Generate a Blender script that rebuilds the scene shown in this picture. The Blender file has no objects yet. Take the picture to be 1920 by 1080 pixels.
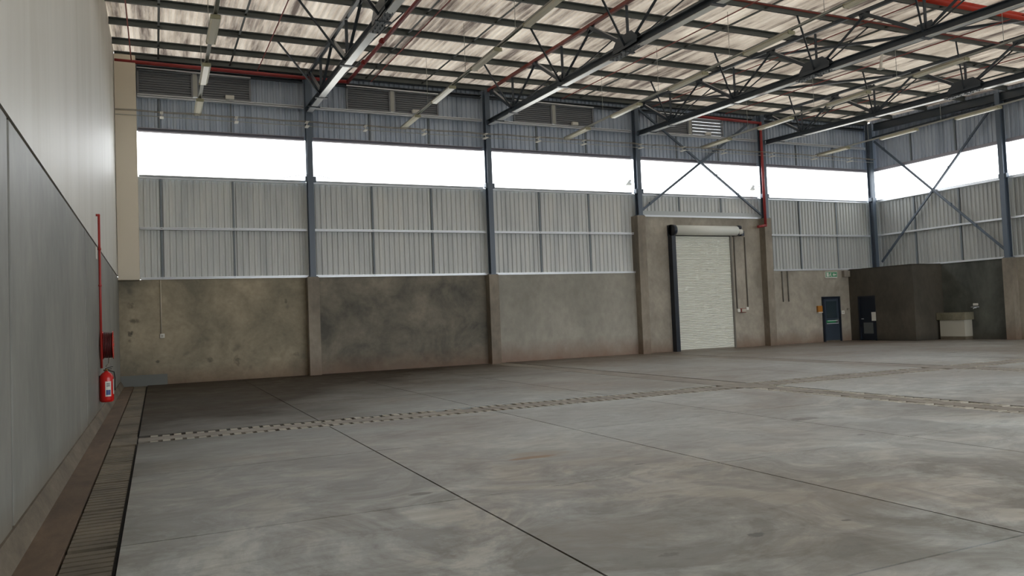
import bpy, bmesh, math, random
from mathutils import Vector, Matrix
random.seed(7)
S = bpy.context.scene
COL = S.collection

# ------------------------------------------------------------------ camera
D = 27.96                       # inner face of the back wall
cam = bpy.data.cameras.new('camera')
cam.sensor_width = 36.0
cam.lens = 1473.8 * 36 / 1920
cam.clip_end = 500
co = bpy.data.objects.new('camera', cam)
COL.objects.link(co)
r_ = Vector((0.910512, -0.411605, -0.039355))
u_ = Vector((0.019627, -0.052050, 0.998452))
f_ = Vector((0.413016, 0.909875, 0.039314))
m = Matrix((r_, u_, -f_)).transposed().to_4x4()
m.translation = Vector((0, 0, 1.672))
co.matrix_world = m
S.camera = co

# ------------------------------------------------------------------ sky, exposure
W = bpy.data.worlds.new('overcast_sky')
W.use_nodes = True
bg = W.node_tree.nodes['Background']
bg.inputs[0].default_value = (0.93, 0.97, 1.0, 1)
bg.inputs[1].default_value = 5.0
S.world = W
S.view_settings.view_transform = 'Standard'
S.view_settings.look = 'None'
S.view_settings.exposure = 0.0
S.view_settings.gamma = 1.0
S.view_settings.use_curve_mapping = False
S.cycles.use_denoising = True
S.cycles.max_bounces = 8
S.cycles.diffuse_bounces = 6
S.cycles.glossy_bounces = 3
S.cycles.sample_clamp_indirect = 8
S.cycles.caustics_reflective = False
S.cycles.caustics_refractive = False

# ------------------------------------------------------------------ materials
def srgb(r, g, b):
    def c(v):
        v /= 255.0
        return v / 12.92 if v <= 0.04045 else ((v + 0.055) / 1.055) ** 2.4
    return (c(r), c(g), c(b), 1)

def nd(nt, typ, **kw):
    n = nt.nodes.new(typ)
    for k, v in kw.items():
        if k.startswith('_'):
            setattr(n, k[1:], v)
        else:
            n.inputs[k.replace('0', ' ') if k not in n.inputs else k].default_value = v
    return n

def base_mat(name, col, rough=0.6, metal=0.0, spec=0.5):
    mt = bpy.data.materials.new(name)
    mt.use_nodes = True
    b = mt.node_tree.nodes['Principled BSDF']
    b.inputs['Base Color'].default_value = col
    b.inputs['Roughness'].default_value = rough
    b.inputs['Metallic'].default_value = metal
    b.inputs['Specular IOR Level'].default_value = spec
    return mt

def noise(nt, vec, scale, detail=4, rough=0.55, dist=0.0):
    n = nt.nodes.new('ShaderNodeTexNoise')
    n.inputs['Scale'].default_value = scale
    n.inputs['Detail'].default_value = detail
    n.inputs['Roughness'].default_value = rough
    n.inputs['Distortion'].default_value = dist
    nt.links.new(vec, n.inputs['Vector'])
    return n.outputs['Fac']

def ramp(nt, fac, stops):
    n = nt.nodes.new('ShaderNodeValToRGB')
    e = n.color_ramp.elements
    while len(e) < len(stops):
        e.new(0.5)
    for el, (p, c) in zip(e, stops):
        el.position = p
        el.color = c if len(c) == 4 else (*c, 1)
    nt.links.new(fac, n.inputs['Fac'])
    return n.outputs['Color']

def mix(nt, fac, a, b, mode='MIX'):
    n = nt.nodes.new('ShaderNodeMix')
    n.data_type = 'RGBA'
    n.blend_type = mode
    for s, v in ((n.inputs[0], fac), (n.inputs[6], a), (n.inputs[7], b)):
        if hasattr(v, 'node'):
            nt.links.new(v, s)
        else:
            s.default_value = v
    return n.outputs[2]

def math_(nt, op, a, b=None, clamp=False):
    n = nt.nodes.new('ShaderNodeMath')
    n.operation = op
    n.use_clamp = clamp
    for s, v in zip(n.inputs, (a, b)):
        if v is None:
            continue
        if hasattr(v, 'node'):
            nt.links.new(v, s)
        else:
            s.default_value = v
    return n.outputs[0]

def pos(nt, scale=(1, 1, 1)):
    g = nt.nodes.new('ShaderNodeNewGeometry')
    mp = nt.nodes.new('ShaderNodeMapping')
    mp.inputs['Scale'].default_value = scale
    nt.links.new(g.outputs['Position'], mp.inputs['Vector'])
    return g.outputs['Position'], mp.outputs['Vector']

def sep(nt, v):
    s = nt.nodes.new('ShaderNodeSeparateXYZ')
    nt.links.new(v, s.inputs[0])
    return s.outputs

def bump(nt, h, strength, dist=0.01):
    b = nt.nodes.new('ShaderNodeBump')
    b.inputs['Strength'].default_value = strength
    b.inputs['Distance'].default_value = dist
    nt.links.new(h, b.inputs['Height'])
    nt.links.new(b.outputs[0], nt.nodes['Principled BSDF'].inputs['Normal'])

def setcol(nt, c):
    nt.links.new(c, nt.nodes['Principled BSDF'].inputs['Base Color'])

def concrete(name, lo, hi, dirt=None, dirt_h=0.7, streak=(1, 1, 1), sc=0.7, rough=0.75, blot=None, spots=()):
    mt = base_mat(name, hi, rough)
    nt = mt.node_tree
    p, v = pos(nt, streak)
    n1 = noise(nt, v, sc, 6, 0.62, 0.4)
    n2 = noise(nt, v, sc * 9, 5, 0.6)
    mid = tuple((a + b) / 2 for a, b in zip(lo, hi))
    c = ramp(nt, n1, [(0.32, lo), (0.5, mid), (0.68, hi)])
    c = mix(nt, 0.35, c, ramp(nt, n2, [(0.3, (0.45, 0.45, 0.45)), (0.7, (1, 1, 1))]), 'MULTIPLY')
    if blot:
        n4 = noise(nt, p, 1.9, 2, 0.5)
        c = mix(nt, math_(nt, 'MULTIPLY', math_(nt, 'SUBTRACT', n4, 0.64, True), 5, True), c, blot)
    for sx, sz, rx, rz, amt in spots:
        xyz = sep(nt, p)
        dx = math_(nt, 'DIVIDE', math_(nt, 'SUBTRACT', xyz[0], sx), rx)
        dz = math_(nt, 'DIVIDE', math_(nt, 'SUBTRACT', xyz[2], sz), rz)
        rr = math_(nt, 'ADD', math_(nt, 'MULTIPLY', dx, dx), math_(nt, 'MULTIPLY', dz, dz))
        rr = math_(nt, 'ADD', rr, math_(nt, 'MULTIPLY', math_(nt, 'SUBTRACT', noise(nt, p, 9, 3, 0.6), 0.5), 3))
        c = mix(nt, math_(nt, 'MULTIPLY', math_(nt, 'SUBTRACT', 1.0, rr, True), amt, True), c, srgb(52, 50, 46))
    if dirt:
        z = sep(nt, p)[2]
        n3 = noise(nt, p, 1.4, 5, 0.6)
        k = math_(nt, 'SUBTRACT', math_(nt, 'ADD', 0.75, math_(nt, 'MULTIPLY', n3, 0.9)), math_(nt, 'DIVIDE', z, dirt_h))
        k = math_(nt, 'MULTIPLY', k, 0.8, True)
        c = mix(nt, math_(nt, 'MULTIPLY', k, 0.75), c, dirt)
    setcol(nt, c)
    bump(nt, n2, 0.25)
    return mt

M = {}
ROOF_T = 0.175                  # share of daylight passed by the sheets, added to brighten the roof
M['wall_concrete'] = concrete('weathered_wall_concrete', srgb(140, 133, 121), srgb(188, 180, 165), srgb(112, 82, 62), 0.55, (1, 1, 0.8), 0.55, 0.7)
M['wall_concrete_warm'] = concrete('patchy_brown_wall_concrete', srgb(128, 121, 103), srgb(184, 171, 146), srgb(104, 78, 58), 0.5, (1, 1, 1), 0.7, 0.7, srgb(95, 92, 84),
    [(-0.72, 2.55, 0.12, 0.12, 0.5), (-0.62, 2.08, 0.22, 0.09, 0.6), (-0.76, 1.68, 0.10, 0.10, 0.9), (-0.78, 1.45, 0.07, 0.07, 0.5), (0.02, 0.75, 0.07, 0.05, 0.6), (1.6, 0.72, 0.14, 0.1, 0.5), (2.45, 0.62, 0.14, 0.18, 0.55), (4.4, 0.75, 0.12, 0.1, 0.4), (4.1, 2.6, 0.06, 0.1, 0.5)])
M['wall_concrete_dark'] = concrete('mottled_dark_wall_concrete', srgb(88, 86, 78), srgb(146, 138, 122), srgb(110, 84, 66), 0.6, (1, 1, 1), 0.8, 0.7)
M['wall_concrete_light'] = concrete('pale_wall_concrete', srgb(150, 147, 137), srgb(178, 174, 162), srgb(122, 84, 62), 0.7, (1, 1, 0.7), 0.45, 0.7)
M['precast'] = concrete('precast_grey_concrete', srgb(122, 123, 118), srgb(150, 150, 143), srgb(112, 100, 82), 0.35, (0.7, 0.7, 0.4), 0.7, 0.5)
M['wall_shaded'] = concrete('shade_darkened_concrete', srgb(58, 60, 55), srgb(104, 106, 98), srgb(60, 54, 46), 0.4, (1, 1, 0.6), 0.7, 0.7)  # right wall's end panel: shade beside the corner room put into its colour
M['pilaster'] = concrete('pilaster_concrete', srgb(120, 112, 100), srgb(162, 152, 137), srgb(112, 88, 70), 0.6, (1, 1, 0.6), 0.8, 0.7)
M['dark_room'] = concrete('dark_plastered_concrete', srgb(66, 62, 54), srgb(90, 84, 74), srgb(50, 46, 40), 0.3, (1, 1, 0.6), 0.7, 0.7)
M['kerb'] = base_mat('grey_kerb_paint', srgb(108, 110, 106), 0.6)
M['dirt_strip'] = concrete('brown_dirty_screed', srgb(84, 70, 56), srgb(122, 102, 82), None, 1, (1, 0.3, 1), 1.5, 0.8)
M['plinth'] = concrete('rough_mortar_plinth', srgb(84, 76, 64), srgb(122, 112, 96), None, 1, (1, 0.5, 1), 2.0, 0.8)
M['slat'] = concrete('drain_slat_concrete', srgb(92, 84, 70), srgb(128, 118, 100), None, 1, (1, 1, 1), 1.2, 0.7)
M['block'] = concrete('paving_block_concrete', srgb(140, 134, 120), srgb(186, 180, 166), None, 1, (1, 1, 1), 2.2, 0.6)
M['band'] = concrete('brown_channel_concrete', srgb(114, 106, 96), srgb(150, 143, 131), None, 1, (1, 1, 1), 0.8, 0.6)
M['pit'] = base_mat('dark_joint_filler', srgb(26, 21, 18), 1.0, 0, 0.1)
M['rustjoint'] = concrete('rusty_joint', srgb(62, 48, 38), srgb(92, 70, 54), None, 1, (1, 1, 1), 3.0, 0.9)
M['void'] = base_mat('black_void', srgb(22, 20, 18), 1.0)

# floor slabs: power-floated concrete, worn and stained
mt = base_mat('power_floated_floor', (0.2, 0.2, 0.19, 1), 0.4, 0, 0.4)
nt = mt.node_tree
P, V = pos(nt, (0.55, 1.0, 1))
a = noise(nt, P, 0.22, 5, 0.6, 0.6)
b = noise(nt, P, 0.75, 8, 0.68, 1.1)
_, V2 = pos(nt, (0.6, 1.3, 1))
mk = ramp(nt, noise(nt, P, 0.16, 3, 0.5), [(0.40, (0.45, 0.45, 0.45)), (0.56, (1, 1, 1))])
b2_ = noise(nt, V2, 1.7, 7, 0.7, 2.2)
c3 = noise(nt, P, 7.0, 5, 0.65)
c = ramp(nt, a, [(0.38, srgb(136, 131, 122)), (0.5, srgb(152, 152, 147)), (0.62, srgb(162, 166, 164))])
Yq = sep(nt, P)[1]
mk = math_(nt, 'MULTIPLY', mk, math_(nt, 'SUBTRACT', 1.0, math_(nt, 'MULTIPLY', math_(nt, 'MULTIPLY', math_(nt, 'SUBTRACT', Yq, 7.0), 0.2, True), 0.6)))
c = mix(nt, mk, c, ramp(nt, b, [(0.40, (0.46, 0.42, 0.34)), (0.46, (0.82, 0.80, 0.75)), (0.51, (1.0, 1.0, 1.0)), (0.57, (1.42, 1.40, 1.36))]), 'MULTIPLY')
c = mix(nt, 0.3, c, ramp(nt, b2_, [(0.40, (0.5, 0.46, 0.38)), (0.465, (0.96, 0.96, 0.94)), (0.53, (1.0, 1.0, 1.0)), (0.59, (1.4, 1.38, 1.34))]), 'MULTIPLY')
c = mix(nt, 0.25, c, ramp(nt, c3, [(0.3, (0.6, 0.6, 0.6)), (0.7, (1.1, 1.1, 1.1))]), 'MULTIPLY')
oi = nt.nodes.new('ShaderNodeObjectInfo')
rv = nt.nodes.new('ShaderNodeMapRange')
rv.inputs['To Min'].default_value = 0.93
rv.inputs['To Max'].default_value = 1.06
nt.links.new(oi.outputs['Random'], rv.inputs['Value'])
hs = nt.nodes.new('ShaderNodeHueSaturation')
nt.links.new(c, hs.inputs['Color'])
nt.links.new(rv.outputs[0], hs.inputs['Value'])
c = hs.outputs[0]
# brown dust towards the back wall, then light fall-off painted darker at back left
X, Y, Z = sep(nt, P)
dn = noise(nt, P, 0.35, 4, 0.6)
k = math_(nt, 'MULTIPLY', math_(nt, 'SUBTRACT', math_(nt, 'ADD', Y, math_(nt, 'MULTIPLY', dn, 9)), 20.0), 0.085, True)
k_falloff = math_(nt, 'MULTIPLY', math_(nt, 'ADD', math_(nt, 'SUBTRACT', math_(nt, 'MULTIPLY', Y, 0.3), math_(nt, 'MULTIPLY', X, 0.4)), math_(nt, 'SUBTRACT', math_(nt, 'MULTIPLY', dn, 3), 3.1)), 0.33, True)
c = mix(nt, math_(nt, 'MULTIPLY', k, 0.8), c, srgb(106, 92, 80))
c = mix(nt, math_(nt, 'MULTIPLY', k_falloff, 0.9), c, srgb(66, 60, 53))
def blob(c, x, y, rx, ry, col, amt=0.9, ns=2.4, wob=0.55):
    dx = math_(nt, 'DIVIDE', math_(nt, 'SUBTRACT', X, x), rx)
    dy = math_(nt, 'DIVIDE', math_(nt, 'SUBTRACT', Y, y), ry)
    rr = math_(nt, 'ADD', math_(nt, 'MULTIPLY', dx, dx), math_(nt, 'MULTIPLY', dy, dy))
    n_ = noise(nt, P, ns, 4, 0.6)
    rr = math_(nt, 'ADD', rr, math_(nt, 'MULTIPLY', math_(nt, 'SUBTRACT', n_, 0.5), wob * 4))
    kk = math_(nt, 'MULTIPLY', math_(nt, 'SUBTRACT', 1.0, rr, True), amt * 2.2, True)
    return mix(nt, math_(nt, 'MULTIPLY', kk, amt), c, col)
c = blob(c, 4.2, 8.75, 0.5, 0.3, srgb(136, 118, 86), 0.6)
c = blob(c, 4.08, 8.60, 0.34, 0.09, srgb(128, 98, 62), 0.9, 6, 0.3)
c = blob(c, 4.02, 4.66, 0.085, 0.055, srgb(60, 52, 44), 0.8, 14, 0.8)
c = blob(c, 4.88, 4.61, 0.05, 0.03, srgb(66, 58, 50), 0.7, 14, 0.8)
c = blob(c, 3.2, 4.6, 0.08, 0.05, srgb(76, 66, 54), 0.7, 14, 0.8)
c = blob(c, 2.32, 7.47, 0.14, 0.07, srgb(84, 78, 70), 0.8, 8, 0.5)
c = blob(c, 4.88, 7.49, 0.09, 0.04, srgb(78, 74, 68), 0.7, 8, 0.4)
c = blob(c, 8.87, 9.05, 0.33, 0.16, srgb(96, 92, 86), 0.7, 5)
c = blob(c, 8.28, 7.49, 0.08, 0.04, srgb(70, 66, 60), 0.8, 8, 0.3)
c = blob(c, 3.05, 5.3, 0.8, 0.5, srgb(112, 102, 88), 0.55, 3)
c = blob(c, 5.6, 5.2, 1.0, 0.6, srgb(120, 108, 92), 0.45, 3)
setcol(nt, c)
rg = nt.nodes.new('ShaderNodeMapRange')
rg.inputs['From Min'].default_value = 0.3
rg.inputs['From Max'].default_value = 0.7
nt.links.new(math_(nt, 'MULTIPLY', math_(nt, 'SUBTRACT', 1.05, k_falloff), 0.38), nt.nodes['Principled BSDF'].inputs['Specular IOR Level'])
rg.inputs['To Min'].default_value = 0.36
rg.inputs['To Max'].default_value = 0.6
nt.links.new(b, rg.inputs['Value'])
nt.links.new(rg.outputs[0], nt.nodes['Principled BSDF'].inputs['Roughness'])
bump(nt, b, 0.12, 0.01)
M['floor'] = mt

# white painted upper wall
mt = base_mat('white_painted_wall', srgb(205, 203, 194), 0.5, 0, 0.35)
nt = mt.node_tree
P, V = pos(nt, (1, 0.9, 0.12))
n = noise(nt, V, 1.3, 5, 0.6, 0.3)
setcol(nt, ramp(nt, n, [(0.3, srgb(205, 202, 192)), (0.55, srgb(216, 214, 206)), (0.75, srgb(220, 217, 208))]))
M['white_wall'] = mt
M['beige'] = base_mat('beige_painted_plaster', srgb(224, 214, 196), 0.6)

# roof sheeting: pale underside with dark streaks along the fall
mt = base_mat('stained_roof_sheet', srgb(205, 190, 172), 0.6)
nt = mt.node_tree
P, V = pos(nt, (2.6, 0.22, 1))
n = noise(nt, V, 1.0, 6, 0.65, 0.2)
n2 = noise(nt, P, 0.5, 4, 0.6)
c = ramp(nt, n, [(0.36, srgb(112, 100, 92)), (0.48, srgb(192, 180, 166)), (0.66, srgb(222, 212, 198))])
c = mix(nt, 0.5, c, ramp(nt, n2, [(0.35, (0.62, 0.58, 0.54)), (0.55, (1, 1, 1))]), 'MULTIPLY')
setcol(nt, c)
tr = nt.nodes.new('ShaderNodeBsdfTranslucent')
nt.links.new(mix(nt, 1.0, c, (ROOF_T, ROOF_T, ROOF_T, 1), 'MULTIPLY'), tr.inputs['Color'])
ad = nt.nodes.new('ShaderNodeAddShader')
nt.links.new(nt.nodes['Principled BSDF'].outputs[0], ad.inputs[0])
nt.links.new(tr.outputs[0], ad.inputs[1])
nt.links.new(ad.outputs[0], nt.nodes['Material Output'].inputs['Surface'])
M['roof'] = mt

# wall cladding
mt = base_mat('grey_wall_cladding', srgb(165, 170, 168), 0.5)
nt = mt.node_tree
P, V = pos(nt, (2.2, 2.2, 0.25))
n = noise(nt, V, 1.0, 5, 0.6)
setcol(nt, ramp(nt, n, [(0.34, srgb(192, 196, 196)), (0.5, srgb(208, 211, 210)), (0.68, srgb(216, 217, 213))]))
M['clad'] = mt
M['clad_dimmed'] = mt.copy()  # same cladding darkened: dimmer light of the right bays put into its colour
for e_, c_ in zip([n_ for n_ in M['clad_dimmed'].node_tree.nodes if n_.type == 'VALTORGB'][0].color_ramp.elements, ((166, 169, 168), (180, 183, 181), (186, 188, 184))):
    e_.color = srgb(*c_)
mt = base_mat('backlit_upper_cladding', srgb(165, 170, 168), 0.5)  # upper sheets: backlit gloom put in as a darker, bluer colour
nt = mt.node_tree
P, V = pos(nt, (2.2, 2.2, 0.25))
n = noise(nt, V, 1.0, 5, 0.6)
setcol(nt, ramp(nt, n, [(0.36, srgb(156, 168, 184)), (0.52, srgb(178, 190, 206)), (0.68, srgb(186, 196, 208))]))
M['clad_up'] = mt
M['steel'] = base_mat('dark_blue_grey_steel_paint', srgb(62, 70, 78), 0.3)
M['steel_blue'] = base_mat('blue_grey_column_paint', srgb(90, 102, 116), 0.4)
M['purlin'] = base_mat('dark_green_grey_purlin', srgb(82, 88, 86), 0.45)
M['galv'] = base_mat('galvanised_girt', srgb(232, 236, 240), 0.28, 0.25)
M['soffit_sheen'] = base_mat('chord_soffit_sheen', srgb(236, 238, 238), 0.2, 0.4, 0.8)  # pale tone puts the window sheen into the dark chord's underside
M['post'] = base_mat('grey_sheeting_post', srgb(118, 126, 132), 0.5)
M['lilac'] = base_mat('weathered_head_flashing', srgb(150, 148, 158), 0.5)
M['rail'] = base_mat('pale_grey_rail', srgb(176, 178, 172), 0.4)
M['tube'] = base_mat('white_light_diffuser', srgb(244, 239, 220), 0.16)
M['tubebody'] = base_mat('cream_light_body', srgb(158, 155, 128), 0.4)
M['red'] = base_mat('red_sprinkler_pipe', srgb(152, 52, 52), 0.4)
M['bigred'] = base_mat('orange_red_main_pipe', srgb(206, 62, 42), 0.35)
M['darkred'] = base_mat('dull_red_pipe', srgb(132, 62, 54), 0.5)
M['branchred'] = base_mat('faded_red_pipe', srgb(158, 72, 64), 0.5)
M['extred'] = base_mat('glossy_red_paint', srgb(205, 30, 26), 0.25)
M['maroon'] = base_mat('maroon_hose', srgb(88, 30, 30), 0.5)
M['black'] = base_mat('black_rubber', srgb(30, 30, 32), 0.5)
M['brass'] = base_mat('brass', srgb(170, 140, 90), 0.35, 0.8)
M['navy'] = base_mat('navy_painted_steel', srgb(24, 32, 44), 0.4)
M['slate'] = base_mat('slate_door_leaf', srgb(52, 62, 74), 0.4)
M['shutter'] = base_mat('cream_roller_shutter', srgb(226, 227, 218), 0.45)
M['white'] = base_mat('white_plastic', srgb(226, 224, 216), 0.4)
M['offwhite'] = base_mat('off_white_board', srgb(186, 182, 168), 0.5)
M['trough'] = concrete('mossy_concrete_trough', srgb(108, 104, 84), srgb(142, 136, 116), None, 1, (1, 1, 1), 1.5, 0.7)
M['orange'] = base_mat('orange_box_paint', srgb(172, 114, 42), 0.4)
M['green'] = base_mat('sign_green', srgb(52, 140, 92), 0.4)
M['palegreen'] = base_mat('pale_sign_green', srgb(88, 150, 112), 0.4)
M['blue'] = base_mat('label_blue', srgb(52, 78, 140), 0.4)
M['glass'] = base_mat('dark_wired_glass', srgb(46, 58, 64), 0.15)
M['conduit'] = base_mat('grey_conduit', srgb(140, 134, 122), 0.5)
M['paleconduit'] = base_mat('pale_conduit', srgb(186, 176, 158), 0.5)
M['rise'] = base_mat('worn_red_water_pipe', srgb(168, 48, 42), 0.4)
M['darkconduit'] = base_mat('dark_grey_conduit', srgb(112, 108, 100), 0.5)
M['grille'] = base_mat('grey_louvre_grille', srgb(104, 108, 108), 0.4)
M['louvre'] = base_mat('grey_louvre_blade', srgb(136, 140, 146), 0.45)
M['yard'] = concrete('outdoor_concrete_yard', srgb(150, 146, 138), srgb(176, 172, 164), None, 1, (1, 1, 1), 0.3, 0.9)
M['brownbox'] = base_mat('grey_brown_box', srgb(132, 124, 114), 0.5)
M['flash'] = base_mat('pale_flashing_strip', srgb(182, 188, 188), 0.4)

# ------------------------------------------------------------------ mesh helpers
def box(bm, x0, x1, y0, y1, z0, z1):
    v = [bm.verts.new(p) for p in ((x0, y0, z0), (x1, y0, z0), (x1, y1, z0), (x0, y1, z0),
                                   (x0, y0, z1), (x1, y0, z1), (x1, y1, z1), (x0, y1, z1))]
    for f in ((0, 3, 2, 1), (4, 5, 6, 7), (0, 1, 5, 4), (1, 2, 6, 5), (2, 3, 7, 6), (3, 0, 4, 7)):
        bm.faces.new([v[i] for i in f])

def frame_of(p, q, up=(0, 0, 1)):
    p, q = Vector(p), Vector(q)
    d = (q - p).normalized()
    up = Vector(up)
    if abs(d.dot(up)) > 0.98:
        up = Vector((0, 1, 0))
    s = d.cross(up).normalized()
    t = s.cross(d).normalized()
    return p, q, s, t

def beam(bm, p, q, w, h, up=(0, 0, 1)):
    p, q, s, t = frame_of(p, q, up)
    vs = []
    for e in (p, q):
        for a, b in ((-1, -1), (1, -1), (1, 1), (-1, 1)):
            vs.append(bm.verts.new(e + s * (a * w / 2) + t * (b * h / 2)))
    for f in ((3, 2, 1, 0), (4, 5, 6, 7), (0, 1, 5, 4), (1, 2, 6, 5), (2, 3, 7, 6), (3, 0, 4, 7)):
        bm.faces.new([vs[i] for i in f])

def shape(bm, p, q, rects, up=(0, 0, 1)):
    """sweep several rectangles (a0,a1,b0,b1 in side/up axes) from p to q"""
    p, q, s, t = frame_of(p, q, up)
    for a0, a1, b0, b1 in rects:
        vs = []
        for e in (p, q):
            for a, b in ((a0, b0), (a1, b0), (a1, b1), (a0, b1)):
                vs.append(bm.verts.new(e + s * a + t * b))
        for f in ((3, 2, 1, 0), (4, 5, 6, 7), (0, 1, 5, 4), (1, 2, 6, 5), (2, 3, 7, 6), (3, 0, 4, 7)):
            bm.faces.new([vs[i] for i in f])

def isec(bm, p, q, w, h, tf=0.014, tw=0.01, up=(0, 0, 1)):
    shape(bm, p, q, [(-w / 2, w / 2, h / 2 - tf, h / 2), (-w / 2, w / 2, -h / 2, -h / 2 + tf), (-tw / 2, tw / 2, -h / 2 + tf, h / 2 - tf)], up)

def csec(bm, p, q, w, h, t=0.008, up=(0, 0, 1)):
    shape(bm, p, q, [(-w / 2, -w / 2 + t, -h / 2, h / 2), (-w / 2 + t, w / 2, h / 2 - t, h / 2), (-w / 2 + t, w / 2, -h / 2, -h / 2 + t),
                     (w / 2 - t, w / 2, h / 2 - t - 0.02, h / 2 - t), (w / 2 - t, w / 2, -h / 2 + t, -h / 2 + t + 0.02)], up)

def angle(bm, p, q, w, t=0.008, up=(0, 0, 1)):
    shape(bm, p, q, [(-w / 2, w / 2, -w / 2, -w / 2 + t), (-w / 2, -w / 2 + t, -w / 2 + t, w / 2)], up)

def cyl(bm, p, q, r, n=12, r2=None, caps=True):
    p, q, s, t = frame_of(p, q)
    r2 = r if r2 is None else r2
    A, B = [], []
    for i in range(n):
        a = 2 * math.pi * i / n
        d = s * math.cos(a) + t * math.sin(a)
        A.append(bm.verts.new(p + d * r))
        B.append(bm.verts.new(q + d * r2))
    for i in range(n):
        f = bm.faces.new((A[i], A[(i + 1) % n], B[(i + 1) % n], B[i]))
        f.smooth = True
    if caps:
        bm.faces.new(A[::-1])
        bm.faces.new(B)

def pipe(bm, pts, r, n=10):
    for a, b in zip(pts, pts[1:]):
        cyl(bm, a, b, r, n)
    for p in pts[1:-1]:
        bmesh.ops.create_icosphere(bm, subdivisions=2, radius=r * 1.12, matrix=Matrix.Translation(p))

def poly(bm, pts, axis, a0, a1):
    """extrude a 2-D polygon along an axis (0:x 1:y 2:z)"""
    def mk(u, v, a):
        l = [u, v]
        l.insert(axis, a)
        return l
    A = [bm.verts.new(mk(u, v, a0)) for u, v in pts]
    B = [bm.verts.new(mk(u, v, a1)) for u, v in pts]
    n = len(pts)
    for i in range(n):
        bm.faces.new((A[i], A[(i + 1) % n], B[(i + 1) % n], B[i]))
    bm.faces.new(A[::-1])
    bm.faces.new(B)

def finish(bm):
    bmesh.ops.recalc_face_normals(bm, faces=bm.faces)

def obj(name, bm, mat, parent=None, bevel=0.0, loc=None, clean=True):
    if clean:
        finish(bm)
    me = bpy.data.meshes.new(name)
    bm.to_mesh(me)
    bm.free()
    me.materials.append(M[mat] if isinstance(mat, str) else mat)
    o = bpy.data.objects.new(name, me)
    COL.objects.link(o)
    if bevel:
        md = o.modifiers.new('bevel', 'BEVEL')
        md.width = bevel
        md.segments = 2
        md.limit_method = 'ANGLE'
    if loc is not None:
        o.location = loc
    if parent is not None:
        o.parent = parent
        if loc is None and parent.type == 'EMPTY':
            o.location = -parent.location      # geometry is in world units
    return o

def tag(o, label, cat, group=None):
    o['label'] = label
    o['category'] = cat
    if group:
        o['group'] = group
    return o

def thing(name, label, cat, loc=(0, 0, 0), group=None):
    o = bpy.data.objects.new(name, None)
    o.empty_display_size = 0.2
    o.location = loc
    COL.objects.link(o)
    tag(o, label, cat, group)
    return o

def setting(name, label=None):
    o = bpy.data.objects.new(name, None)
    COL.objects.link(o)
    o['kind'] = 'structure'
    if label:
        o['label'] = label
    return o

def B():
    return bmesh.new()

def bx(name, mat, parent, *d, bevel=0.0):
    bm = B()
    box(bm, *d)
    return obj(name, bm, mat, parent, bevel)

def copy_tree(o, parent=None):
    c = o.copy()
    COL.objects.link(c)
    c.parent = parent
    for ch in o.children:
        copy_tree(ch, c)
    return c

def sheet(name, parent, a0, a1, z0, z1, where, fixed, mat='clad', pitch=0.19, depth=0.042):
    """trapezoidal wall sheet; where='y': runs along x at y=fixed, 'x': runs along y at x=fixed"""
    bm = B()
    prof = [(0.0, 0), (0.38, 0), (0.5, 1), (0.88, 1)]
    L, H = [], []
    def h_at(a):
        u = (a / pitch) % 1.0
        return 0.0 if u < 0.38 else (u - 0.38) / 0.12 if u < 0.5 else 1.0 if u < 0.88 else (1.0 - u) / 0.12
    stops = [a0]
    i = math.floor(a0 / pitch)
    while (i + 1) * pitch < a1 + pitch:
        stops += [(i + u) * pitch for u, _ in prof if a0 < (i + u) * pitch < a1]
        i += 1
    stops.append(a1)
    for a in stops:
        dd = fixed - h_at(a) * depth
        p = (a, dd) if where == 'y' else (dd, a)
        L.append(bm.verts.new((*p, z0)))
        H.append(bm.verts.new((*p, z1)))
    for i in range(len(L) - 1):
        bm.faces.new((L[i], L[i + 1], H[i + 1], H[i]))
    return obj(name, bm, mat, parent, clean=False)

def roofz(y):                     # underside of the roof sheeting
    return 10.80 - 0.035 * (D - y)

XW, XE = -1.07, 32.5              # left and right wall faces
YF = -3.6                         # front of the hall, behind the camera
COLX = [5.0, 11.8, 18.62, 25.45]
RY = [21.15, 14.3, 7.45, 0.6]
GZ = [3.44, 5.07, 6.76]

# ------------------------------------------------------------------ ground and floor
g = bx('ground', 'yard', None, -90, 120, -90, 120, -0.6, -0.35)
g['kind'] = 'structure'
g['label'] = 'open concrete yard around the hall'
fl = bx('floor', 'pit', None, XW - 0.2, XE + 0.2, YF, D + 0.2, -0.34, -0.10)
fl['kind'] = 'structure'
G = 0.010
XS = [(-0.30, 2.6), (2.6, 5.62), (5.62, 8.59), (8.59, 11.45), (12.3, 15.2), (15.2, 18.1), (18.9, 22.1), (22.1, 25.4), (25.4, 28.9), (28.9, XE)]
YS = [(YF, -3.05), (-3.05, 0.31), (0.31, 3.67), (3.67, 7.03), (7.03, 10.33), (10.33, 13.38), (14.3, 17.72), (17.72, 21.15), (21.15, 24.55), (24.55, D)]
for x0, x1 in XS:
    for y0, y1 in YS:
        bx('floor_slab', 'floor', fl, x0 + G, x1 - G, y0 + G, y1 - G, -0.1, 0.0)
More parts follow.
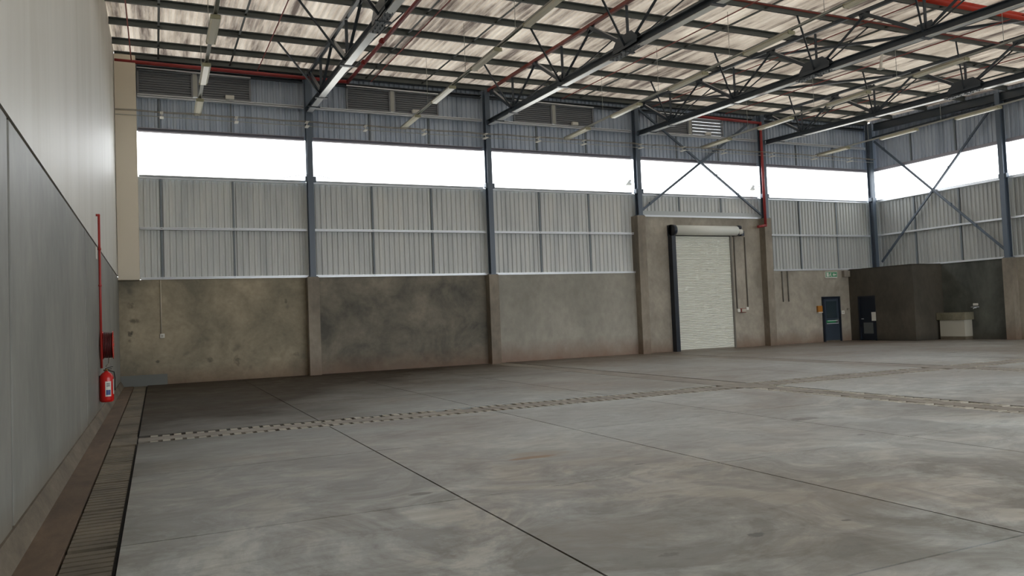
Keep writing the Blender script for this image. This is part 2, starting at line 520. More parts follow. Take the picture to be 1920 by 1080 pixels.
# plain strips along the depth channels beyond the cross channel, and centre strips
def strip(x0, x1, y0, y1):
    bx('channel_strip', 'band', fl, x0, x1, y0, y1, -0.1, -0.004)
for x0, x1 in ((11.45, 12.3), (18.1, 18.9)):
    yy = 14.3
    while yy < D - 0.1:
        y2 = min(yy + 3.42, D)
        strip(x0 + 0.045, x1 - 0.045, yy + 0.01, y2 - 0.01)
        yy = y2
    yy = 13.38
    while yy > YF + 0.1:
        y2 = max(yy - 3.35, YF)
        strip(x0 + 0.25, x1 - 0.25, y2 + 0.008, yy - 0.008)
        yy = y2
for x0, x1 in XS:
    strip(x0 + 0.008, x1 - 0.008, 13.635, 14.05)
for x0, x1 in ((11.45, 12.3), (18.1, 18.9)):
    strip(x0 + 0.02, x1 - 0.02, 13.4, 14.28)

# notched paving blocks beside the channels
def bmesh_box_me(name, dx, dy, dz, mat, ch=0.006):
    bm = B()
    box(bm, 0, dx, 0, dy, -dz, 0)
    finish(bm)
    me = bpy.data.meshes.new(name)
    bm.to_mesh(me)
    bm.free()
    me.materials.append(M[mat])
    return me
PITCH = 0.176
me_a = bmesh_box_me('paving_block', PITCH - 0.065, 0.20, 0.1, 'block')
me_b = bmesh_box_me('paving_block', 0.20, PITCH - 0.05, 0.1, 'block')
def inst(name, me, parent, loc, rz=0.0):
    o = bpy.data.objects.new(name, me)
    COL.objects.link(o)
    o.parent = parent
    o.location = loc
    o.rotation_euler.z = rz
    return o
x = -0.12
while x < 11.3:
    for y in (13.415, 14.085):
        if random.random() < 0.98:
            inst('paving_block', me_a, fl, (x, y, random.uniform(-0.012, 0.002)), random.uniform(-0.01, 0.01))
    x += PITCH
y = 13.1
while y > 4.6:
    for x in (11.475, 12.085):
        if random.random() < 0.98:
            inst('paving_block', me_b, fl, (x, y, random.uniform(-0.012, 0.002)), random.uniform(-0.01, 0.01))
    y -= PITCH
bm = B()
for xa, xb in ((12.32, 18.06), (18.94, 32.3)):
    x = xa
    while x < xb - PITCH:
        for y in (13.415, 14.085):
            box(bm, x, x + PITCH - 0.06, y, y + 0.20, -0.1, random.uniform(-0.01, 0.002))
        x += PITCH
for xx, ytop in ((11.46, 4.4), (12.07, 4.4), (18.11, 13.2), (18.67, 13.2)):
    y = ytop
    while y > YF + 0.3:
        box(bm, xx, xx + 0.225, y, y + PITCH - 0.045, -0.1, random.uniform(-0.01, 0.002))
        y -= PITCH
o = obj('paving_blocks', bm, 'block', fl)
o['kind'] = 'stuff'
o['label'] = 'rows of notched paving blocks further along the channels'

# drain along the left wall
bx('screed_strip', 'dirt_strip', fl, XW, -0.69, YF, D, -0.1, -0.004)
me_s = bmesh_box_me('drain_slat', 0.345, 0.098, 0.05, 'slat')
y = 1.2
i = 0
while y < 27.7:
    if not (13.25 < y < 14.3):
        inst('drain_slat', me_s, fl, (-0.668, y, random.uniform(-0.012, -0.009)), random.uniform(-0.004, 0.004))
    i += 1
    y += (0.134 if i % 11 else 0.20) if y > 5.5 else 0.2
bx('drain_cover', 'slat', fl, -0.668, -0.31, 13.4, 14.28, -0.06, -0.006)
bx('drain_edging', 'void', fl, -0.325, -0.302, YF, D, -0.1, -0.03)

# ------------------------------------------------------------------ back wall
wb = setting('wall_back')
mats = ['wall_concrete_warm', 'wall_concrete_dark', 'wall_concrete_light', 'wall_concrete', 'wall_concrete']
edges = [XW] + COLX + [XE]
for i in range(5):
    x0, x1 = edges[i], edges[i + 1]
    z1 = 3.40 if i != 3 else 5.80
    bx('concrete_panel', mats[i], wb, x0 + (0.18 if i else 0), x1 - (0.20 if i < 4 else 0), D, D + 0.22, -0.1, z1)
for i, x in enumerate(COLX):
    z1 = 3.40 if i < 2 else 5.80
    bx('pilaster', 'pilaster', wb, x - 0.21, x + 0.19, 27.60, D + 0.22, -0.1, z1, bevel=0.012)
# cladding, girts and posts bay by bay
LOUV = [(-0.42, 3.12, 1.34), (6.42, 9.92, 8.12), (13.08, 16.72, 14.85), (19.9, 23.46, 21.62)]
for i in range(5):
    x0, x1 = edges[i], edges[i + 1]
    zb = 3.42 if i != 3 else 5.82
    thirds = [x0 + (x1 - x0) * k / 3 for k in range(4)]
    if i == 0:
        thirds = [x0, 0.22, 2.46, x1]
    for a, b2 in zip(thirds, thirds[1:]):
        sheet('cladding_sheet', wb, a, b2, zb, 6.78, 'y', D + 0.16, 'clad' if i < 4 else 'clad_dimmed')
        sheet('cladding_sheet', wb, a, b2, 8.27, 9.46, 'y', D + 0.16, 'clad_up')
        sheet('cladding_sheet', wb, a, b2, 10.28, 10.95, 'y', D + 0.16, 'clad_up')
    # sheets either side of the louvre
    if i < 4:
        l0, l1, lm = LOUV[i]
        if l0 > x0 + 0.05:
            sheet('cladding_sheet', wb, x0, l0, 9.46, 10.28, 'y', D + 0.16, 'clad_up')
        sheet('cladding_sheet', wb, l1, x1, 9.46, 10.28, 'y', D + 0.16, 'clad_up')
    else:
        sheet('cladding_sheet', wb, x0, x1, 9.46, 10.28, 'y', D + 0.16, 'clad_up')
    for z, mt_, h in [(GZ[0], 'galv', 0.075), (GZ[1], 'galv', 0.075), (GZ[2], 'galv', 0.11), (8.30, 'lilac', 0.13), (9.42, 'galv', 0.09), (10.36, 'steel', 0.12), (10.66, 'steel', 0.16)]:
        if i == 3 and z < 5.5:
            continue
        bm = B()
        csec(bm, (x0 + (0.12 if i else 0.65), D + 0.03, z), (x1 - 0.12, D + 0.03, z), 0.16, h)
        obj('girt', bm, mt_, wb)
    if i == 3:
        bx('flashing_strip', 'flash', wb, x0 + 0.1, x1 - 0.1, D + 0.03, D + 0.10, 5.86, 6.06)
        bm = B(); csec(bm, (x0 + 0.12, D, 5.83), (x1 - 0.12, D, 5.83), 0.14, 0.07); obj('girt', bm, 'galv', wb)
    for px_ in thirds[1:3]:
        bm = B()
        box(bm, px_ - 0.028, px_ + 0.028, D + 0.08, D + 0.13, zb + 0.03, 6.72)
        obj('sheeting_post', bm, 'post', wb)
        bm = B()
        box(bm, px_ - 0.022, px_ + 0.022, D + 0.08, D + 0.13, 8.34, 9.40)
        obj('sheeting_post', bm, 'post', wb)
for i, (l0, l1, lm) in enumerate(LOUV):
    for k, (a, b2) in enumerate(((l0, lm - 0.07), (lm + 0.07, l1))):
        bm = B()
        box(bm, a, a + 0.05, D, D + 0.14, 9.50, 10.28)
        box(bm, b2 - 0.05, b2, D, D + 0.14, 9.50, 10.28)
        box(bm, a, b2, D, D + 0.14, 9.47, 9.51)
        box(bm, a, b2, D, D + 0.14, 10.25, 10.29)
        op = (i == 3 and k == 1)
        if not op:
            box(bm, a, b2, D + 0.15, D + 0.16, 9.46, 10.29)
        fr = obj('louvre', bm, 'louvre', wb)
        if op:
            fr['label'] = 'louvre panel with daylight slits between its blades'
        nb = 5 if op else 9
        for j in range(nb):
            z = 9.53 + 0.72 * (j + 0.5) / nb
            hh = 0.72 / nb
            bm = B()
            shape(bm, (a + 0.05, D + 0.075, z), (b2 - 0.05, D + 0.075, z), [(-0.005, 0.005, -hh * (0.46 if op else 0.62), hh * (0.46 if op else 0.62))], up=(0, -0.25 if op else 0.7, 1))
            obj('blade', bm, 'louvre', fr)
    bx('louvre_mullion', 'rail', wb, lm - 0.07, lm + 0.07, D - 0.02, D + 0.1, 9.50, 10.28)
    bm = B()
    beam(bm, (l0, D - 0.04, 10.33), (l1, D - 0.04, 10.30), 0.05, 0.04)
    obj('louvre_head', bm, 'galv', wb)

# ------------------------------------------------------------------ right wall
wr = setting('wall_right')
ye = [D] + RY + [YF]
for i in range(len(ye) - 1):
    y1, y0 = ye[i], ye[i + 1]
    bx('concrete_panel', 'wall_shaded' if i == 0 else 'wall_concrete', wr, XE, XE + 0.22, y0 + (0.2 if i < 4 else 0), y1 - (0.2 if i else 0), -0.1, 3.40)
    thirds = [y0 + (y1 - y0) * k / 3 for k in range(4)]
    for a, b2 in zip(thirds, thirds[1:]):
        sheet('cladding_sheet', wr, a, b2, 3.42, 6.78, 'x', XE + 0.16, 'clad_dimmed')
        sheet('cladding_sheet', wr, a, b2, 8.27, 10.95, 'x', XE + 0.16, 'clad_up')
    for z, mt_, h in [(GZ[0], 'galv', 0.075), (GZ[1], 'galv', 0.075), (GZ[2], 'galv', 0.11), (8.30, 'lilac', 0.13), (9.9, 'steel', 0.12)]:
        bm = B()
        csec(bm, (XE + 0.03, y0 + 0.1, z), (XE + 0.03, y1 - 0.1, z), 0.16, h)
        obj('girt', bm, mt_, wr)
    for q in thirds[1:3]:
        bm = B(); box(bm, XE + 0.08, XE + 0.13, q - 0.035, q + 0.035, 3.46, 6.72); obj('sheeting_post', bm, 'post', wr)
        bm = B(); box(bm, XE + 0.08, XE + 0.13, q - 0.03, q + 0.03, 8.34, 9.85); obj('sheeting_post', bm, 'post', wr)
for y in RY:
    bx('pilaster', 'pilaster', wr, XE - 0.36, XE + 0.22, y - 0.2, y + 0.2, -0.1, 3.40, bevel=0.012)

# ------------------------------------------------------------------ left wall
wl = setting('wall_left')
js = [YF, -0.1, 7.45, 15.0, 22.5, D + 0.2]
for a, b2 in zip(js, js[1:]):
    bx('precast_panel', 'precast', wl, XW - 0.2, XW, a + 0.045, b2 - 0.045, 0.0, 3.47, bevel=0.01)
    bx('joint_sealant', 'rustjoint', wl, XW - 0.18, XW - 0.07, a - 0.05, a + 0.05, 0.0, 3.45)
bx('upper_wall_panel', 'white_wall', wl, XW - 0.2, XW - 0.015, YF, D + 0.2, 3.53, 11.1)
bx('shadow_joint', 'pit', wl, XW - 0.2, XW - 0.04, YF, D + 0.2, 3.46, 3.54)
bm = B()
poly(bm, [(XW - 0.1, 0.17), (XW + 0.02, 0.17), (XW + 0.11, -0.02), (XW - 0.1, -0.02)], 1, YF, D)
obj('mortar_plinth', bm, 'plinth', wl)
bx('boxed_corner_casing', 'beige', wb, XW, -0.45, 27.62, D + 0.1, 3.38, 10.62, bevel=0.01)
bx('kerb_upstand', 'kerb', wb, XW, 0.3, D - 0.05, D + 0.02, -0.05, 0.34, bevel=0.006)

# ------------------------------------------------------------------ unseen front wall behind the camera: bays opened to light the near floor
wf = setting('wall_front_unseen')
fe = [XW, 5.0, 11.8, 18.62, 25.45, XE]
for i, x in enumerate(fe):
    bx('pilaster', 'pilaster', wf, max(x - 0.3, XW - 0.2), x + 0.3, YF - 0.4, YF, -0.1, 6.3)
for a, b2 in zip(fe, fe[1:]):
    if b2 < 6:
        bx('concrete_panel', 'wall_concrete', wf, a + 0.3, b2 - 0.3, YF - 0.3, YF - 0.05, -0.1, 6.2)
        sheet('cladding_sheet', wf, a, b2, 6.2, 9.7, 'y', YF)
    sheet('cladding_sheet', wf, a, b2, 7.6, 9.7, 'y', YF)

# ------------------------------------------------------------------ roof sheeting (ceiling)
ce = setting('ceiling')
RP = 0.19
def roof_mesh(nw):
    bm = B()
    prof = [(0.0, 0), (0.34, 0), (0.5, 1), (0.84, 1)]
    rows = []
    for y in (0.0, D + 0.25 - YF):
        z = -0.035 * (D + 0.25 - YF) + 0.035 * y
        r = []
        for i in range(nw):
            for u, d in prof:
                r.append(bm.verts.new(((i + u) * RP, y, z + d * 0.045)))
        r.append(bm.verts.new((nw * RP, y, z)))
        rows.append(r)
    for i in range(len(rows[0]) - 1):
        bm.faces.new((rows[0][i], rows[0][i + 1], rows[1][i + 1], rows[1][i]))
    me = bpy.data.meshes.new('roof_sheet')
    bm.to_mesh(me)
    bm.free()
    me.materials.append(M['roof'])
    return me
rm = roof_mesh(4)
x = XW - 0.15
while x < XE + 0.3:
    inst('roof_sheet', rm, ce, (x, YF, roofz(D + 0.25)))
    x += 4 * RP

# ------------------------------------------------------------------ steel columns
ORD = ['first', 'second', 'third', 'fourth', 'fifth', 'sixth', 'seventh', 'eighth', 'ninth', 'tenth', 'eleventh', 'twelfth', 'thirteenth', 'fourteenth', 'fifteenth', 'sixteenth', 'seventeenth', 'eighteenth', 'nineteenth', 'twentieth']
def column(x, y, z0, z1, label, rot=False):
    t = thing('steel_column', label, 'column', (x, y, z0), 'blue-grey steel columns along the walls')
    bm = B()
    isec(bm, (x, y, z0), (x, y, z1), 0.2, 0.26, 0.018, 0.012, up=(0, 1, 0) if not rot else (1, 0, 0))
    obj('shaft', bm, 'steel_blue', t)
    bx('base_plate', 'steel_blue', t, x - 0.15, x + 0.15, y - 0.15, y + 0.15, z0 + 0.0, z0 + 0.03)
    bm = B()
    if not rot:
        box(bm, x - 0.17, x + 0.20, y - 0.10, y + 0.08, 6.74, 6.92)
    else:
        box(bm, x - 0.08, x + 0.10, y - 0.17, y + 0.17, 6.74, 6.92)
    obj('cleat', bm, 'steel_blue', t)
    for s in ((-1, 1) if not rot else ()):
        bm = B()
        pipe(bm, [(x + s * 0.1, y, 6.98), (x + s * 0.30, y, 6.98), (x + s * 0.95, y + 0.05, 6.84)], 0.012, 6)
        obj('stay_rod', bm, 'lilac', t)
    return t
lab = ['blue-grey steel column on the back wall, nearest the white left wall', 'blue-grey steel column on the back wall, second from the left',
       'blue-grey steel column left of the roller door, on a tall pilaster', 'blue-grey steel column right of the roller door, with red pipe beside it']
for i, x in enumerate(COLX):
    column(x, 27.76, 3.40 if i < 2 else 5.80, 10.55, lab[i])
t = column(32.22, 27.70, 3.40, 10.6, 'dark steel column in the corner of back and right walls')
for i, y in enumerate(RY[:3]):
    column(XE - 0.2, y, 3.40, roofz(y) - 0.25, ['steel column on the right wall, first after the corner', 'steel column on the right wall, second after the corner, out of view to the right', 'steel column on the right wall, third after the corner, out of view'][i], True)

# ------------------------------------------------------------------ trusses
NB = [25.42 - 3.77 * k for k in range(7)]
NT = [27.30 - 3.77 * k for k in range(8)]
def topz(y):
    return roofz(y) - 0.295
def botz(y):
    return 9.27 - 0.035 * (27.6 - y)
def truss(x, label, cm='steel'):
    x += 0.02 + 0.006 * (x - 5)
    t = thing('roof_truss', label, 'truss', (x, 27.6, 9.0), 'roof trusses spanning the hall')
    bm = B(); isec(bm, (x, 27.62, botz(27.62)), (x, YF + 0.3, botz(YF + 0.3)), 0.21, 0.20, 0.02, 0.014)
    obj('bottom_chord', bm, 'steel', t)
    bm = B(); beam(bm, (x, 27.62, topz(27.62) + 0.03), (x, YF + 0.3, topz(YF) + 0.03), 0.10, 0.10)
    o = obj('top_chord', bm, cm, t)
    if cm != 'steel':
        o['label'] = 'dull red top chord'
    ends = [27.55] + [26.70] + NB + [YF + 0.4]
    for ya, yb in zip(ends, ends[1:]):
        if ya > 27:
            pass
        yb_, ya_ = yb + (0.07 if yb not in NB[2::3] else 0.62), ya - (0.07 if ya not in NB[2::3] else 0.62)
        bm = B(); shape(bm, (x, ya_, botz(ya_) - 0.112), (x, yb_, botz(yb_) - 0.112), [(-0.10, 0.10, -0.006, 0.008)]); obj('soffit_sheen_plate', bm, 'soffit_sheen', t)  # added plate that carries the painted window sheen
    for k, y in enumerate(NB):
        zc = botz(y)
        bm = B(); angle(bm, (x, y, zc + 0.1), (x, y, topz(y) - 0.05), 0.09, 0.012); obj('web_member', bm, 'steel', t)
        yt = NT[k]
        bm = B(); beam(bm, (x, y + 0.06, zc + 0.1), (x, yt, topz(yt) - 0.05), 0.12, 0.10); obj('web_member', bm, 'steel', t)
        yt = NT[k + 1]
        bm = B(); angle(bm, (x, y - 0.06, zc + 0.1), (x, yt, topz(yt) - 0.05), 0.085, 0.012); obj('web_member', bm, 'steel', t)
        bm = B()
        if k % 3 == 2:
            poly(bm, [(y - 0.6, zc - 0.02), (y + 0.6, zc - 0.02), (y + 0.6, zc + 0.14), (y + 0.36, zc + 0.36), (y - 0.36, zc + 0.36), (y - 0.6, zc + 0.14)], 0, x - 0.10, x - 0.08)
            poly(bm, [(y - 0.6, zc - 0.02), (y + 0.6, zc - 0.02), (y + 0.6, zc + 0.14), (y + 0.36, zc + 0.36), (y - 0.36, zc + 0.36), (y - 0.6, zc + 0.14)], 0, x + 0.08, x + 0.10)
            obj('splice_gusset', bm, 'steel', t)
            bm = B()
            for j in range(7):
                for sx in (-1, 1):
                    cyl(bm, (x + sx * 0.06, y - 0.66 + j * 0.22, zc - 0.15), (x + sx * 0.06, y - 0.66 + j * 0.22, zc - 0.10), 0.018, 6)
            box(bm, x - 0.12, x + 0.12, y - 0.75, y + 0.75, zc - 0.125, zc - 0.10)
            o = obj('bolt', bm, 'steel', t)
            o.name = 'splice_plate'
        else:
            poly(bm, [(y - 0.3, zc), (y + 0.3, zc), (y + 0.22, zc + 0.30), (y - 0.22, zc + 0.30)], 0, x - 0.012, x + 0.012)
            obj('gusset', bm, 'steel', t)
        bx('cleat', 'steel', t, x - 0.20, x + 0.20, y - 0.06, y + 0.06, zc - 0.135, zc - 0.10)
        yt = NT[k]
        bm = B(); poly(bm, [(yt - 0.2, topz(yt)), (yt + 0.2, topz(yt)), (yt + 0.15, topz(yt) - 0.2), (yt - 0.15, topz(yt) - 0.2)], 0, x - 0.012, x + 0.012)
        obj('gusset', bm, 'steel', t)
        # fly braces down from the purlins
        for s in (-1, 1):
            bm = B(); angle(bm, (x + s * 0.08, y, zc + 0.05), (x + s * 1.45, 24.58 - 3.74 * k, roofz(24.58 - 3.74 * k) - 0.19), 0.045, 0.006)
            if k < 5:
                obj('fly_brace', bm, 'steel', t)
            else:
                bm.free()
    bx('cleat', 'steel', t, x - 0.20, x + 0.20, 26.66, 26.74, botz(26.7) - 0.135, botz(26.7) - 0.1)
    return t
tl = ['long steel roof truss nearest the white left wall, meeting the first column', 'steel roof truss second from the left, the one whose top chord is dull red',
      'steel roof truss third from the left, above the left jamb of the roller door', 'steel roof truss fourth from the left, nearest the right wall']
for x, l in zip(COLX, tl):
    truss(x, l, 'darkred' if x == COLX[1] else 'steel')

bm = B()
isec(bm, (XE - 0.14, 27.5, roofz(27.5) - 0.40), (XE - 0.14, YF + 0.2, roofz(YF) - 0.40), 0.18, 0.36, 0.02, 0.014)
o = obj('gable_rafter', bm, 'steel')
tag(o, 'dark steel rafter along the top of the right wall', 'beam')
# ------------------------------------------------------------------ purlins
PY = [26.45 - 1.87 * k for k in range(16)]
bm = B()
csec(bm, (XW, 0, 0), (XE - 0.03, 0, 0), 0.075, 0.20, 0.01)
finish(bm)
pm = bpy.data.meshes.new('purlin')
bm.to_mesh(pm); bm.free()
pm.materials.append(M['purlin'])
for k, y in enumerate(PY):
    o = bpy.data.objects.new('purlin', pm)
    COL.objects.link(o)
    o.location = (0, y, roofz(y) - 0.105)
    tag(o, 'dark steel purlin under the roof sheets, %s from the back wall' % ORD[k], 'purlin', 'purlins under the roof sheets')
o = bpy.data.objects.new('eaves_purlin', pm)
COL.objects.link(o)
o.location = (0, 27.88, roofz(27.88) - 0.105)
tag(o, 'dark eaves purlin running along the top of the back wall', 'purlin')
SAG = [0.23, 2.45, 7.15, 9.28, 13.95, 16.08, 20.9, 23.15, 27.7, 29.95]
for k, x in enumerate(SAG):
    bm = B()
    angle(bm, (x, D, roofz(D) - 0.12), (x, YF + 0.2, roofz(YF) - 0.12), 0.06)
    o = obj('sag_bar', bm, 'purlin')
    tag(o, 'thin dark sag bar threading the purlins, %s from the left wall' % ORD[k], 'bar', 'sag bars between the purlins')
# roof wind bracing in the bay of the roller door
for k, (a, b2) in enumerate((((18.7, 28.0), (25.4, 20.6)), ((18.7, 20.9), (25.4, 13.1)))):
    bm = B()
    beam(bm, (a[0], a[1] - 0.2, roofz(a[1]) - 0.30), (b2[0], b2[1], roofz(b2[1]) - 0.30), 0.10, 0.08)
    o = obj('roof_brace', bm, 'steel')
    tag(o, ['diagonal roof brace over the roller door, the one at the back wall', 'diagonal roof brace over the roller door bay, the one nearer the viewer'][k], 'brace')
# wall bracing
def cross(name, p, q, r, s, label):
    t = thing(name, label, 'brace', p)
    for a, b2 in ((p, q), (r, s)):
        bm = B()
        shape(bm, a, b2, [(-0.045, 0.045, -0.045, -0.03), (-0.02, 0.02, -0.03, 0.045)])
        obj('brace_angle', bm, 'steel_blue', t)
        for f in (0.08, 0.62, 0.8):
            c_ = Vector(a).lerp(Vector(b2), f)
            bm = B()
            bmesh.ops.create_cube(bm, size=0.1, matrix=Matrix.Translation(c_))
            obj('cleat', bm, 'steel_blue', t)
    return t
cross('cross_brace', (18.75, 27.80, 10.45), (25.25, 27.80, 5.98), (18.75, 27.86, 6.0), (25.25, 27.86, 10.45), 'cross brace of two steel angles above the roller door, against the sky')
cross('cross_brace', (32.36, 27.5, 9.70), (32.36, 21.3, 3.75), (32.42, 27.5, 3.75), (32.42, 21.3, 10.1), 'cross brace of two steel angles on the right wall')

# ------------------------------------------------------------------ hanging light rails and battens
RX = [1.38, 8.46, 15.3, 22.15, 28.95]
RN = ['leftmost', 'second', 'third', 'fourth', 'rightmost']
def batten():
    t = thing('fluorescent_light', 'x', 'light')
    bm = B()
    poly(bm, [(-0.05, 0.06), (0.05, 0.06), (0.12, 0.0), (-0.12, 0.0)], 1, -0.88, 0.88)
    obj('housing', bm, 'tubebody', t)
    bm = B()
    poly(bm, [(-0.105, 0.0), (-0.07, -0.05), (0.07, -0.05), (0.105, 0.0)], 1, -0.86, 0.86)
    obj('diffuser', bm, 'tube', t)
    for s in (-0.89, 0.86):
        bm = B()
        box(bm, -0.11, 0.11, s, s + 0.03, -0.045, 0.05)
        obj('end_cap', bm, 'tubebody', t)
    return t
first = batten()
used = False
POS = ['at the back wall', 'second out from the back wall', 'third out from the back wall', 'fourth out from the back wall', 'fifth out from the back wall', 'sixth out from the back wall']
for rx, rn in zip(RX, RN):
    t = thing('light_rail', '%s grey light rail hanging below the trusses, running out from the back wall' % rn, 'rail', (rx, 27.9, 8.95), 'light rails between the trusses')
    bm = B()
    shape(bm, (rx, D, 8.955), (rx, YF + 0.3, 8.955), [(-0.045, 0.045, 0.02, 0.03), (-0.045, -0.035, -0.02, 0.03), (0.035, 0.045, -0.02, 0.03)])
    obj('channel', bm, 'rail', t)
    for yh in [24.9 - 3.55 * k for k in range(8)]:
        bm = B()
        cyl(bm, (rx, yh, 8.98), (rx, yh, roofz(yh) - 0.1), 0.008, 6)
        obj('hanger_rod', bm, 'rail', t)
    for k in range(6):
        y = 26.9 - 3.55 * k
        c_ = first if not used else copy_tree(first)
        used = True
        c_.location = (rx, y, 8.875)
        tag(c_, 'long fluorescent batten on the %s hanging rail, %s' % (rn, POS[k]), 'light', 'fluorescent battens on the hanging rails')

# ------------------------------------------------------------------ cable run with brackets along the back wall
t = thing('cable_run', 'thin cable run with small brackets along the back wall above the windows', 'cable', (XW, 27.6, 8.7))
bm = B()
for zz, yy in ((8.785, 27.52), (8.785, 27.40)):
    pts = []
    for k in range(60):
        pts.append((XW + 0.02 + k * (33.3 / 59), yy, zz + 0.012 * math.sin(k * 1.9)))
    for a, b2 in zip(pts, pts[1:]):
        cyl(bm, a, b2, 0.012, 5)
o = obj('cable', bm, 'conduit', t)
bm = B()
cyl(bm, (XW + 0.02, 27.5, 8.64), (XE - 0.3, 27.5, 8.64), 0.012, 5)
obj('lower_cable', bm, 'rail', t)
BXS = [0.29, 2.58, 4.90, 6.95, 9.15, 11.6, 13.85, 15.9, 18.65, 20.8, 23.0, 25.75, 28.3, 30.6]
for x in BXS:
    bm = B()
    box(bm, x - 0.05, x + 0.05, 27.3, 27.62, 8.755, 8.77)
    box(bm, x - 0.06, x + 0.06, 27.3, 27.62, 8.60, 8.625)
    box(bm, x - 0.008, x + 0.008, 27.44, 27.46, 8.61, 8.76)
    obj('bracket', bm, 'white', t)

# small white fittings on the sills under the louvres
for (x, z), l in zip(((2.42, 9.53), (8.98, 9.53), (15.75, 9.53), (22.5, 9.53)), ('first', 'second', 'third', 'fourth')):
    t = thing('junction_box', 'small white junction box under the %s louvre from the left' % l, 'box', (x, 27.9, z - 0.04), 'junction boxes under the louvres')
    bx('body', 'white', t, x - 0.14, x + 0.14, D - 0.17, D - 0.04, z - 0.06, z + 0.08, bevel=0.012)
    bx('lid', 'white', t, x - 0.12, x + 0.12, D - 0.19, D - 0.17, z - 0.045, z + 0.065)

# wedge floodlights outside, seen at the window edges
for x, l in ((18.42, 'wedge-shaped floodlight outside the window, left of the roller door'), (25.2, 'wedge-shaped floodlight outside the window, right of the roller door')):
    t = thing('floodlight', l, 'lamp', (x, 28.3, 7.3))
    bm = B(); poly(bm, [(x + 0.04, 7.22), (x + 0.34, 7.22), (x + 0.34, 7.46), (x + 0.24, 7.46)], 1, 28.45, 28.6); obj('head', bm, 'white', t)
    bx('arm', 'galv', t, x + 0.26, x + 0.32, 28.1, 28.5, 7.3, 7.36)

# ------------------------------------------------------------------ red pipework
def pipe_thing(name, label, mat, pts, r, clamps=None, n=12):
    t = thing(name, label, 'pipe', pts[0])
    bm = B()
    pipe(bm, pts, r, n)
    obj('tube', bm, mat, t)
    for c0, c1 in (clamps or []):
        bm = B()
        cyl(bm, c0, c1, r * 1.35, n)
        obj('coupling', bm, mat, t)
    return t
def rz_(y, off):
    return roofz(y) - off
pipe_thing('sprinkler_main', 'thick red pipe along the top of the back wall, turning out under the roof', 'red',
           [(XW + 0.02, 27.66, 10.42), (6.42, 27.66, 10.38), (6.36, YF + 0.5, rz_(YF, 0.42))], 0.062,
           [((6.37, 22.9, rz_(22.9, 0.42)), (6.37, 22.75, rz_(22.75, 0.42))), ((6.37, 25.2, rz_(25.2, 0.42)), (6.37, 25.08, rz_(25.08, 0.42)))])
pipe_thing('sprinkler_riser', 'red riser beside the column right of the roller door', 'red',
           [(21.75, 27.62, 10.22), (25.2, 27.5, 10.12), (25.2, 27.5, 5.45), (24.75, 27.5, 5.38)], 0.062)
pipe_thing('sprinkler_feed', 'long red pipe running out under the roof just right of the third truss', 'red',
           [(21.75, 27.5, 10.21), (21.75, 14.6, 9.78)], 0.04)
pipe_thing('sprinkler_header', 'fat orange-red main pipe crossing the roof at the upper right', 'bigred',
           [(18.9, 14.4, 9.93), (32.0, 14.4, 9.93)], 0.105, [((24.0, 14.4, 9.93), (24.2, 14.4, 9.93))])
pipe_thing('cross_pipe', 'thin red pipe crossing below the purlins at the upper right', 'darkred',
           [(14.4, 16.5, 10.08), (XE - 0.05, 16.5, 10.08)], 0.028)
for k, (x, l) in enumerate([(-0.56, 'against the white left wall'), (3.28, 'left of the first truss'), (7.19, 'right of the thick red pipe'), (14.95, 'between the second and third trusses'),
             (19.25, 'just right of the third truss'), (23.15, 'left of the fourth truss'), (27.4, 'right of the fourth truss')]):
    pipe_thing('sprinkler_branch', 'thin red sprinkler branch under the purlins, ' + l, 'branchred', [(x, 27.4, rz_(27.4, 0.40)), (x, YF + 0.5, rz_(YF, 0.40))], 0.018, n=8)
# white drop brackets under the roof
for (x, y, z, l) in ((22.2, 18.4, 9.95, 'white hanging strap under the roof, between the third and fourth trusses'), ):
    t = thing('hanging_strap', l, 'bracket', (x, y, z))
    bm = B(); beam(bm, (x - 0.05, y, z - 0.42), (x + 0.10, y, z + 0.30), 0.10, 0.03, up=(0, 1, 0)); obj('strap', bm, 'white', t)
    bx('foot', 'white', t, x - 0.14, x + 0.06, y - 0.08, y + 0.08, z - 0.45, z - 0.42)

# ------------------------------------------------------------------ fire point on the left wall
t = pipe_thing('hose_reel_pipe', 'thin red water pipe climbing the left wall to the hose reel', 'rise',
           [(XW - 0.01, 18.0, 4.12), (XW + 0.045, 18.0, 4.12), (XW + 0.045, 18.0, 1.0)], 0.024, [((XW + 0.045, 18, 2.7), (XW + 0.045, 18, 2.66)), ((XW + 0.045, 18, 3.45), (XW + 0.045, 18, 3.40))], 10)
t = thing('fire_extinguisher', 'red fire extinguisher with white and blue label hanging on left wall', 'extinguisher', (-0.93, 17.9, 0.3))
cx, cy = -0.935, 17.9
bm = B()
prof = [(0.0, 0.32), (0.10, 0.325), (0.125, 0.345), (0.13, 0.38), (0.13, 0.80), (0.12, 0.85), (0.085, 0.90), (0.04, 0.925), (0.035, 0.945), (0.0, 0.945)]
n = 24
rings = []
for r, z in prof:
    rings.append([bm.verts.new((cx + r * math.cos(2 * math.pi * i / n), cy + r * math.sin(2 * math.pi * i / n), z)) for i in range(n)] if r > 0 else [bm.verts.new((cx, cy, z))])
for A_, B_ in zip(rings, rings[1:]):
    for i in range(n):
        if len(A_) == 1:
            f = bm.faces.new((A_[0], B_[(i + 1) % n], B_[i]))
        elif len(B_) == 1:
            f = bm.faces.new((A_[i], A_[(i + 1) % n], B_[0]))
        else:
            f = bm.faces.new((A_[i], A_[(i + 1) % n], B_[(i + 1) % n], B_[i]))
        f.smooth = True
obj('body', bm, 'extred', t)
